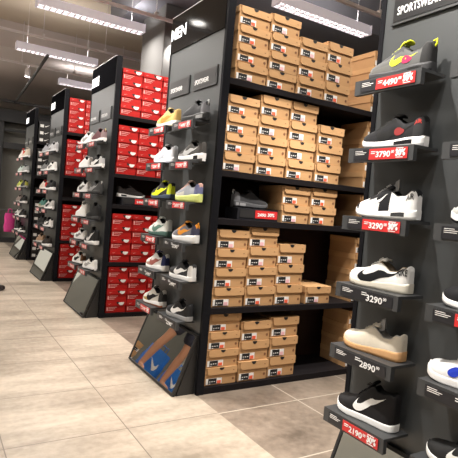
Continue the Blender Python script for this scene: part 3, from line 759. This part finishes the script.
U4 = [(0, 'R', 'cream trainer with pale heel', dict(kind='mid', base=(.65, .58, .48), mid=W_)),
      (0, 'L', 'white high-top with red collar', dict(kind='mid', base=(.75, .70, .66), heel=(.62, .06, .04), tongue=(.62, .06, .04), mid=W_)),
      (1, 'R', 'grey runner with white sole', dict(base=(.35, .37, .36), mid=W_)),
      (1, 'L', 'mint and white runner', dict(base=(.50, .60, .55), mid=W_)),
      (2, 'R', 'dark runner with yellow heel', dict(base=(.04, .04, .04), mid=(.3, .3, .3), heel=(.3, .3, .05))),
      (2, 'L', 'lime and cream runner', dict(base=(.45, .50, .10), toe=(.7, .68, .5), mid=(.75, .7, .5))),
      (3, 'R', 'black runner with bright white sole', dict(base=(.02, .02, .02), mid=W_, out=W_)),
      (3, 'L', 'dusty brown runner', dict(base=(.25, .2, .18), mid=(.4, .38, .35))),
      (4, 'R', 'black trainer with white toe', dict(base=(.02, .02, .02), toe=W_, mid=W_)),
      (4, 'L', 'white and black trainer', dict(base=(.6, .6, .58), mud=(.03, .03, .03), mid=W_)),
      (5, 'R', 'black court shoe, white swoosh', dict(kind='court', base=(.02, .02, .02), sw=W_, mid=W_)),
      (5, 'L', 'black high-top, white midsole', dict(kind='mid', base=(.02, .02, .02), mid=W_))]
for r_, c_, d_, k_ in U4: S(4, c_, r_, d_, **k_)

# shoes standing in the bays, each on its own small stand
def stand(x0, x1, y, z, label):
    t = empty('shoe_stand', ((x0 + x1) / 2, y, z)); tag(t, label, 'display stand', 'shoe stands inside the bays'); h = (x1 - x0) / 2
    mb = MB(); mb.box(-h, h, 0, .18, .0, .088); mb.build('riser', M['tagblack'], t, .002)
    mb = MB(); mb.box(-h + .16, h - .008, -.003, -.0005, .018, .078, 1); mb.box(-h + .02, -h + .15, -.003, -.0005, .018, .078, 0)
    put_text(mb, '2490', (-h + .18, -.0042, .032), (1, 0, 0), (0, 0, 1), .08, .026, 2, .03); put_text(mb, '30%', (-h + .275, -.0042, .035), (1, 0, 0), (0, 0, 1), .065, .028, 2, .05)
    mb.build('price_tag', [M['ink'], M['tagred'], M['white']], t)
    return t
stand(1.99, 2.365, 3.115, 1.301, 'black stand with red price tag under the black runner among brown boxes')
o = make_shoe('black runner with silver heel alone among the brown boxes', (1.99, 3.20, 1.3895), 'sneakers inside the box bays', base=(.045, .045, .048), toe=(.07, .07, .07), heel=(.15, .15, .16),
              mid=(.10, .10, .105), out=K_, air=AM, aircol=(.35, .35, .36), sw=None, tab=(.7, .7, .7), sole='chunky', lace=(.08, .08, .08))
o.rotation_euler.z = R(6); 
for ch in o.children: pass
stand(1.93, 2.30, 5.495, 1.301, 'black stand with red price tag inside the nearer red bay')
o = make_shoe('black runner with white sole standing inside the nearer red bay', (1.90, 5.58, 1.3895), 'sneakers inside the box bays', base=(.035, .03, .03), mid=W_, out=(.6, .6, .6), air=[(.1, .3)], aircol=K_)
o.rotation_euler.z = R(4)
for k, x in enumerate((2.33,)):
    place(rd, x, 5.50, 1.301, 0, 'lone red shoe box beside the black runner, middle shelf, nearer red bay', 'red shoe boxes')

# ------------------------------------------------------------------ odds and ends
o = make_shoe('black shoe standing on the floor, cut by the left edge', (.655, 7.22, 0), None, kind='court', base=(.02, .012, .010), mid=(.04, .03, .03), out=K_, rz=R(-90), name='shoe')
# round downlight
t = empty('downlight', (-.50, 8.10, 4.585)); tag(t, 'round downlight in the high ceiling over the aisle', 'ceiling light')
mb = MB(); mb.tube([(0, 0, .015), (0, 0, -.01)], .15, 20); mb.build('rim', M['rail'], t)
mb = MB(); mb.tube([(0, 0, -.010), (0, 0, -.014)], .125, 20); mb.build('lens', M['tube2'], t)
# fuchsia tote hanging from a hook rail on the back wall side
t = empty('garment_rail', (1.38, 11.55, 0)); tag(t, 'low dark rail with a fuchsia bag, beyond the last shelf unit', 'rail')
mb = MB(); mb.tube([(0, 0, .012), (0, 0, .90)], .012, 8); mb.build('post', M['frame'], t)
mb = MB(); mb.tube([(.36, 0, .012), (.36, 0, .90)], .012, 8); mb.build('post', M['frame'], t)
mb = MB(); mb.tube([(-.03, 0, .90), (.39, 0, .90)], .012, 8); mb.build('crossbar', M['frame'], t)
for x in (0, .36): mb = MB(); mb.box(x - .03, x + .03, -.15, .15, 0, .012); mb.build('foot', M['frame'], t)
def bag(name, label, cat, loc, w, h, d, m, handle, flare=.06, rz=0, mark=None):
    t = empty(name, loc, rz); tag(t, label, cat)
    mb = MB(); N = 8; vs = []
    for i in range(N + 1):
        z = h * i / N; f = 1 - flare * (i / N) ** 2; dd = d * (1 - .45 * (i / N) ** 1.5)
        for x, y in ((-w / 2, -dd / 2), (-w / 4, -dd / 2 - .006), (0, -dd / 2 - .010), (w / 4, -dd / 2 - .006), (w / 2, -dd / 2), (w / 2, dd / 2), (0, dd / 2 + .008), (-w / 2, dd / 2)):
            vs.append((x * f + .006 * math.sin(i * 1.7 + y * 20), y, z))
    fs = [(8 * i + k, 8 * i + (k + 1) % 8, 8 * i + 8 + (k + 1) % 8, 8 * i + 8 + k) for i in range(N) for k in range(8)] + [tuple(range(8))[::-1]]
    mb.add(vs, fs, 0, True); mb.build('bag_body', m, t)
    for sg in (-1, 1):
        mb = MB(); y = sg * d * .275
        mb.tube([(-w * .2, y, h * .93), (-w * .17, y, h + .08), (-w * .08, y, h + handle), (w * .08, y, h + handle), (w * .17, y, h + .08), (w * .2, y, h * .93)], .006, 6); mb.build('handle', m, t)
    if mark:
        mb = MB(); pts = [(.30, .30), (.36, .20), (.44, .18), (.80, .46), (.46, .31), (.38, .33), (.33, .42)]
        mb.prism([((x - .5) * w * 1.0, z * h * 1.3) for x, z in pts], 1, -d / 2 - .016, -d / 2 - .008); mb.build('printed_mark', mark, t)
    return t
bag('tote_bag', 'fuchsia fabric bag hanging low beside the farthest display shelves', 'bag', (1.60, 11.55, .43), .20, .40, .10, M['fuchsia'], .09)
# shopper standing in the aisle, left of the frame, seen in the second foot mirror
BLUE = mat('blue_plastic_bag', (.02, .17, .62), .4, noise=.2, scale=14)
ORG = mat('orange_bag', (.72, .15, .04), .5, noise=.1)
bag('shopping_bag', 'blue shopping bag with white mark behind the shopper on the left', 'bag', (-.05, 6.50, 0), .36, .40, .16, BLUE, .07, mark=M['white'])
bag('shopping_bag', 'blue shopping bag with white mark beside the orange bag', 'bag', (-.45, 6.42, 0), .30, .36, .14, BLUE, .07, mark=M['white'])
bag('shopping_bag', 'orange shopping bag standing at the far left', 'bag', (-.74, 6.36, 0), .24, .40, .14, ORG, .07)
for k in range(2):
    o = copy_tree(brA); o.location = (.20, 6.55, .0005 + k * .142); o.rotation_euler = (0, 0, R(6 * k)); o.scale = (1, 1, 1)
    tag(o, 'brown shoe box on the floor beside the shopper, %s' % ('lower of two' if k == 0 else 'upper of two'), 'shoe box', 'brown shoe boxes on the floor')
K = 1.12
def skin_obj(name, V, E, rad, m, parent, sub=2):
    me = bpy.data.meshes.new(name); me.from_pydata([Vector(v) * K for v in V], E, []); me.materials.append(m)
    o = bpy.data.objects.new(name, me); COL.objects.link(o); o.parent = parent
    md = o.modifiers.new('skin', 'SKIN')
    if not me.skin_vertices: me.skin_vertices.new()
    for i, r in enumerate(rad):
        q = me.skin_vertices[0].data[i]; r = r if isinstance(r, tuple) else (r, r); q.radius = (r[0] * K, r[1] * K); q.use_root = i == 0
    md.use_smooth_shade = True
    sb = o.modifiers.new('sub', 'SUBSURF'); sb.levels = sub; sb.render_levels = sub
    return o
pr = empty('person', (.08, 6.08, 0)); tag(pr, 'person in grey shirt and dark shorts standing with bare legs in the aisle', 'person')
V = [(0, 0, .95), (0, .01, 1.08), (0, .0, 1.22), (0, .01, 1.38), (0, .01, 1.47), (0, -.005, 1.53), (0, -.015, 1.61), (0, -.01, 1.68)]
E_ = [(0, 1), (1, 2), (2, 3), (3, 4), (4, 5), (5, 6), (6, 7)]; rd_ = [(.15, .11), (.13, .095), (.145, .10), (.15, .10), (.055, .055), (.062, .065), (.078, .092), (.068, .08)]
for sg in (1, -1):
    b = len(V)
    V += [(sg * .10, 0, .90), (sg * .14, .0, .70), (sg * .17, -.01, .49), (sg * .185, .015, .34), (sg * .195, .02, .10), (sg * .20, .01, .045), (sg * .22, -.10, .030), (sg * .225, -.155, .022)]
    E_ += [(0, b)] + [(b + i, b + i + 1) for i in range(7)]; rd_ += [.090, .076, .054, .056, .036, .036, (.040, .022), (.034, .016)]
    b = len(V)
    V += [(sg * .17, .01, 1.40), (sg * .235, .02, 1.26), (sg * .265, .02, 1.12), (sg * .265, -.03, .98), (sg * .262, -.06, .88), (sg * .262, -.075, .81)]
    E_ += [(3, b)] + [(b + i, b + i + 1) for i in range(5)]; rd_ += [.055, .046, .038, .034, .024, (.018, .036)]
    h = b + 5
    for dx, dy, ln in ((0, -.030, .075), (0, -.010, .085), (0, .010, .080), (0, .028, .062)):
        c = len(V); V += [(sg * .262, -.075 + dy, .775), (sg * .258, -.080 + dy, .775 - ln * .5), (sg * .246, -.080 + dy, .775 - ln)]
        E_ += [(h, c), (c, c + 1), (c + 1, c + 2)]; rd_ += [.009, .0085, .0075]
    c = len(V); V += [(sg * .250, -.110, .83), (sg * .240, -.135, .795), (sg * .236, -.140, .765)]; E_ += [(h, c), (c, c + 1), (c + 1, c + 2)]; rd_ += [.011, .010, .008]
c = len(V); V += [(0, -.105, 1.615)]; E_ += [(6, c)]; rd_ += [.012]
body = skin_obj('body', V, E_, rd_, M['skin'], pr)
sh = skin_obj('shirt', [(0, 0, .97), (0, .01, 1.10), (0, 0, 1.24), (0, .01, 1.37), (0, .01, 1.43), (.17, .01, 1.40), (.225, .02, 1.28), (-.17, .01, 1.40), (-.225, .02, 1.28), ],
              [(0, 1), (1, 2), (2, 3), (3, 4), (3, 5), (5, 6), (3, 7), (7, 8)], [(.175, .135), (.155, .12), (.165, .12), (.165, .115), (.085, .08), .075, .066, .075, .066], mat('shirt_cloth', (.10, .10, .11), .9, noise=.1), pr)
sr = skin_obj('shorts', [(0, 0, .93), (0, 0, 1.02), (.105, 0, .84), (.155, 0, .57), (-.105, 0, .84), (-.155, 0, .57)], [(0, 1), (0, 2), (2, 3), (0, 4), (4, 5)], [(.165, .13), (.16, .12), .112, .105, .112, .105], mat('shorts_cloth', (.02, .02, .035), .9, noise=.1), pr)
mb = MB(); NR = 12
vs_ = []
for i in range(NR + 1):
    a = PI / 2 * i / NR * 1.15
    for k in range(20):
        p = 2 * PI * k / 20; vs_.append((0 + .092 * math.sin(a) * math.cos(p), .006 + .105 * math.sin(a) * math.sin(p), 1.655 + .105 * math.cos(a)))
mb.add([tuple(Vector(v) * K) for v in vs_], [(20 * i + k, 20 * i + 20 + k, 20 * i + 20 + (k + 1) % 20, 20 * i + (k + 1) % 20) for i in range(NR) for k in range(20)], 0, True)
mb.build('hair', mat('dark_hair', (.02, .012, .01), .7, noise=.3, scale=80), pr)
for sg in (1, -1):
    mb = MB(); mb.tube([Vector((sg * .031, -.086, 1.632)) * K, Vector((sg * .031, -.100, 1.632)) * K], [.013, .010], 10); mb.build('eye', M['ink'], pr)
mb = MB(); mb.tube([Vector((-.022, -.090, 1.572)) * K, Vector((0, -.096, 1.570)) * K, Vector((.022, -.090, 1.572)) * K], .006, 6); mb.build('mouth', mat('lip', (.35, .10, .08), .6, noise=.05), pr)

# ------------------------------------------------------------------ camera
f = 497.0
yaw, pit, rol = R(31.76), R(-2.72), R(4.89)
cy, sy, cp, sp = math.cos(yaw), math.sin(yaw), math.cos(pit), math.sin(pit)
fw = Vector((sy * cp, cy * cp, sp)); r0 = Vector((cy, -sy, 0)); u0 = r0.cross(fw)
rt = r0 * math.cos(rol) + u0 * math.sin(rol); up = -r0 * math.sin(rol) + u0 * math.cos(rol)
cam = bpy.data.cameras.new('camera'); co = bpy.data.objects.new('camera', cam); COL.objects.link(co)
mw = Matrix((rt, up, -fw)).transposed().to_4x4(); mw.translation = (0, 0, 1.4)
co.matrix_world = mw
cam.sensor_width = 36; cam.sensor_fit = 'HORIZONTAL'; cam.lens = f / 458 * 36; cam.clip_start = .05
SC.camera = co

w = bpy.data.worlds.new('world'); SC.world = w; w.use_nodes = True
w.node_tree.nodes['Background'].inputs[0].default_value = (.95, .95, 1, 1)
w.node_tree.nodes['Background'].inputs[1].default_value = .15
vs = SC.view_settings; vs.view_transform = 'Standard'; vs.look = 'None'; vs.gamma = 1; vs.exposure = -0.12; vs.use_curve_mapping = False
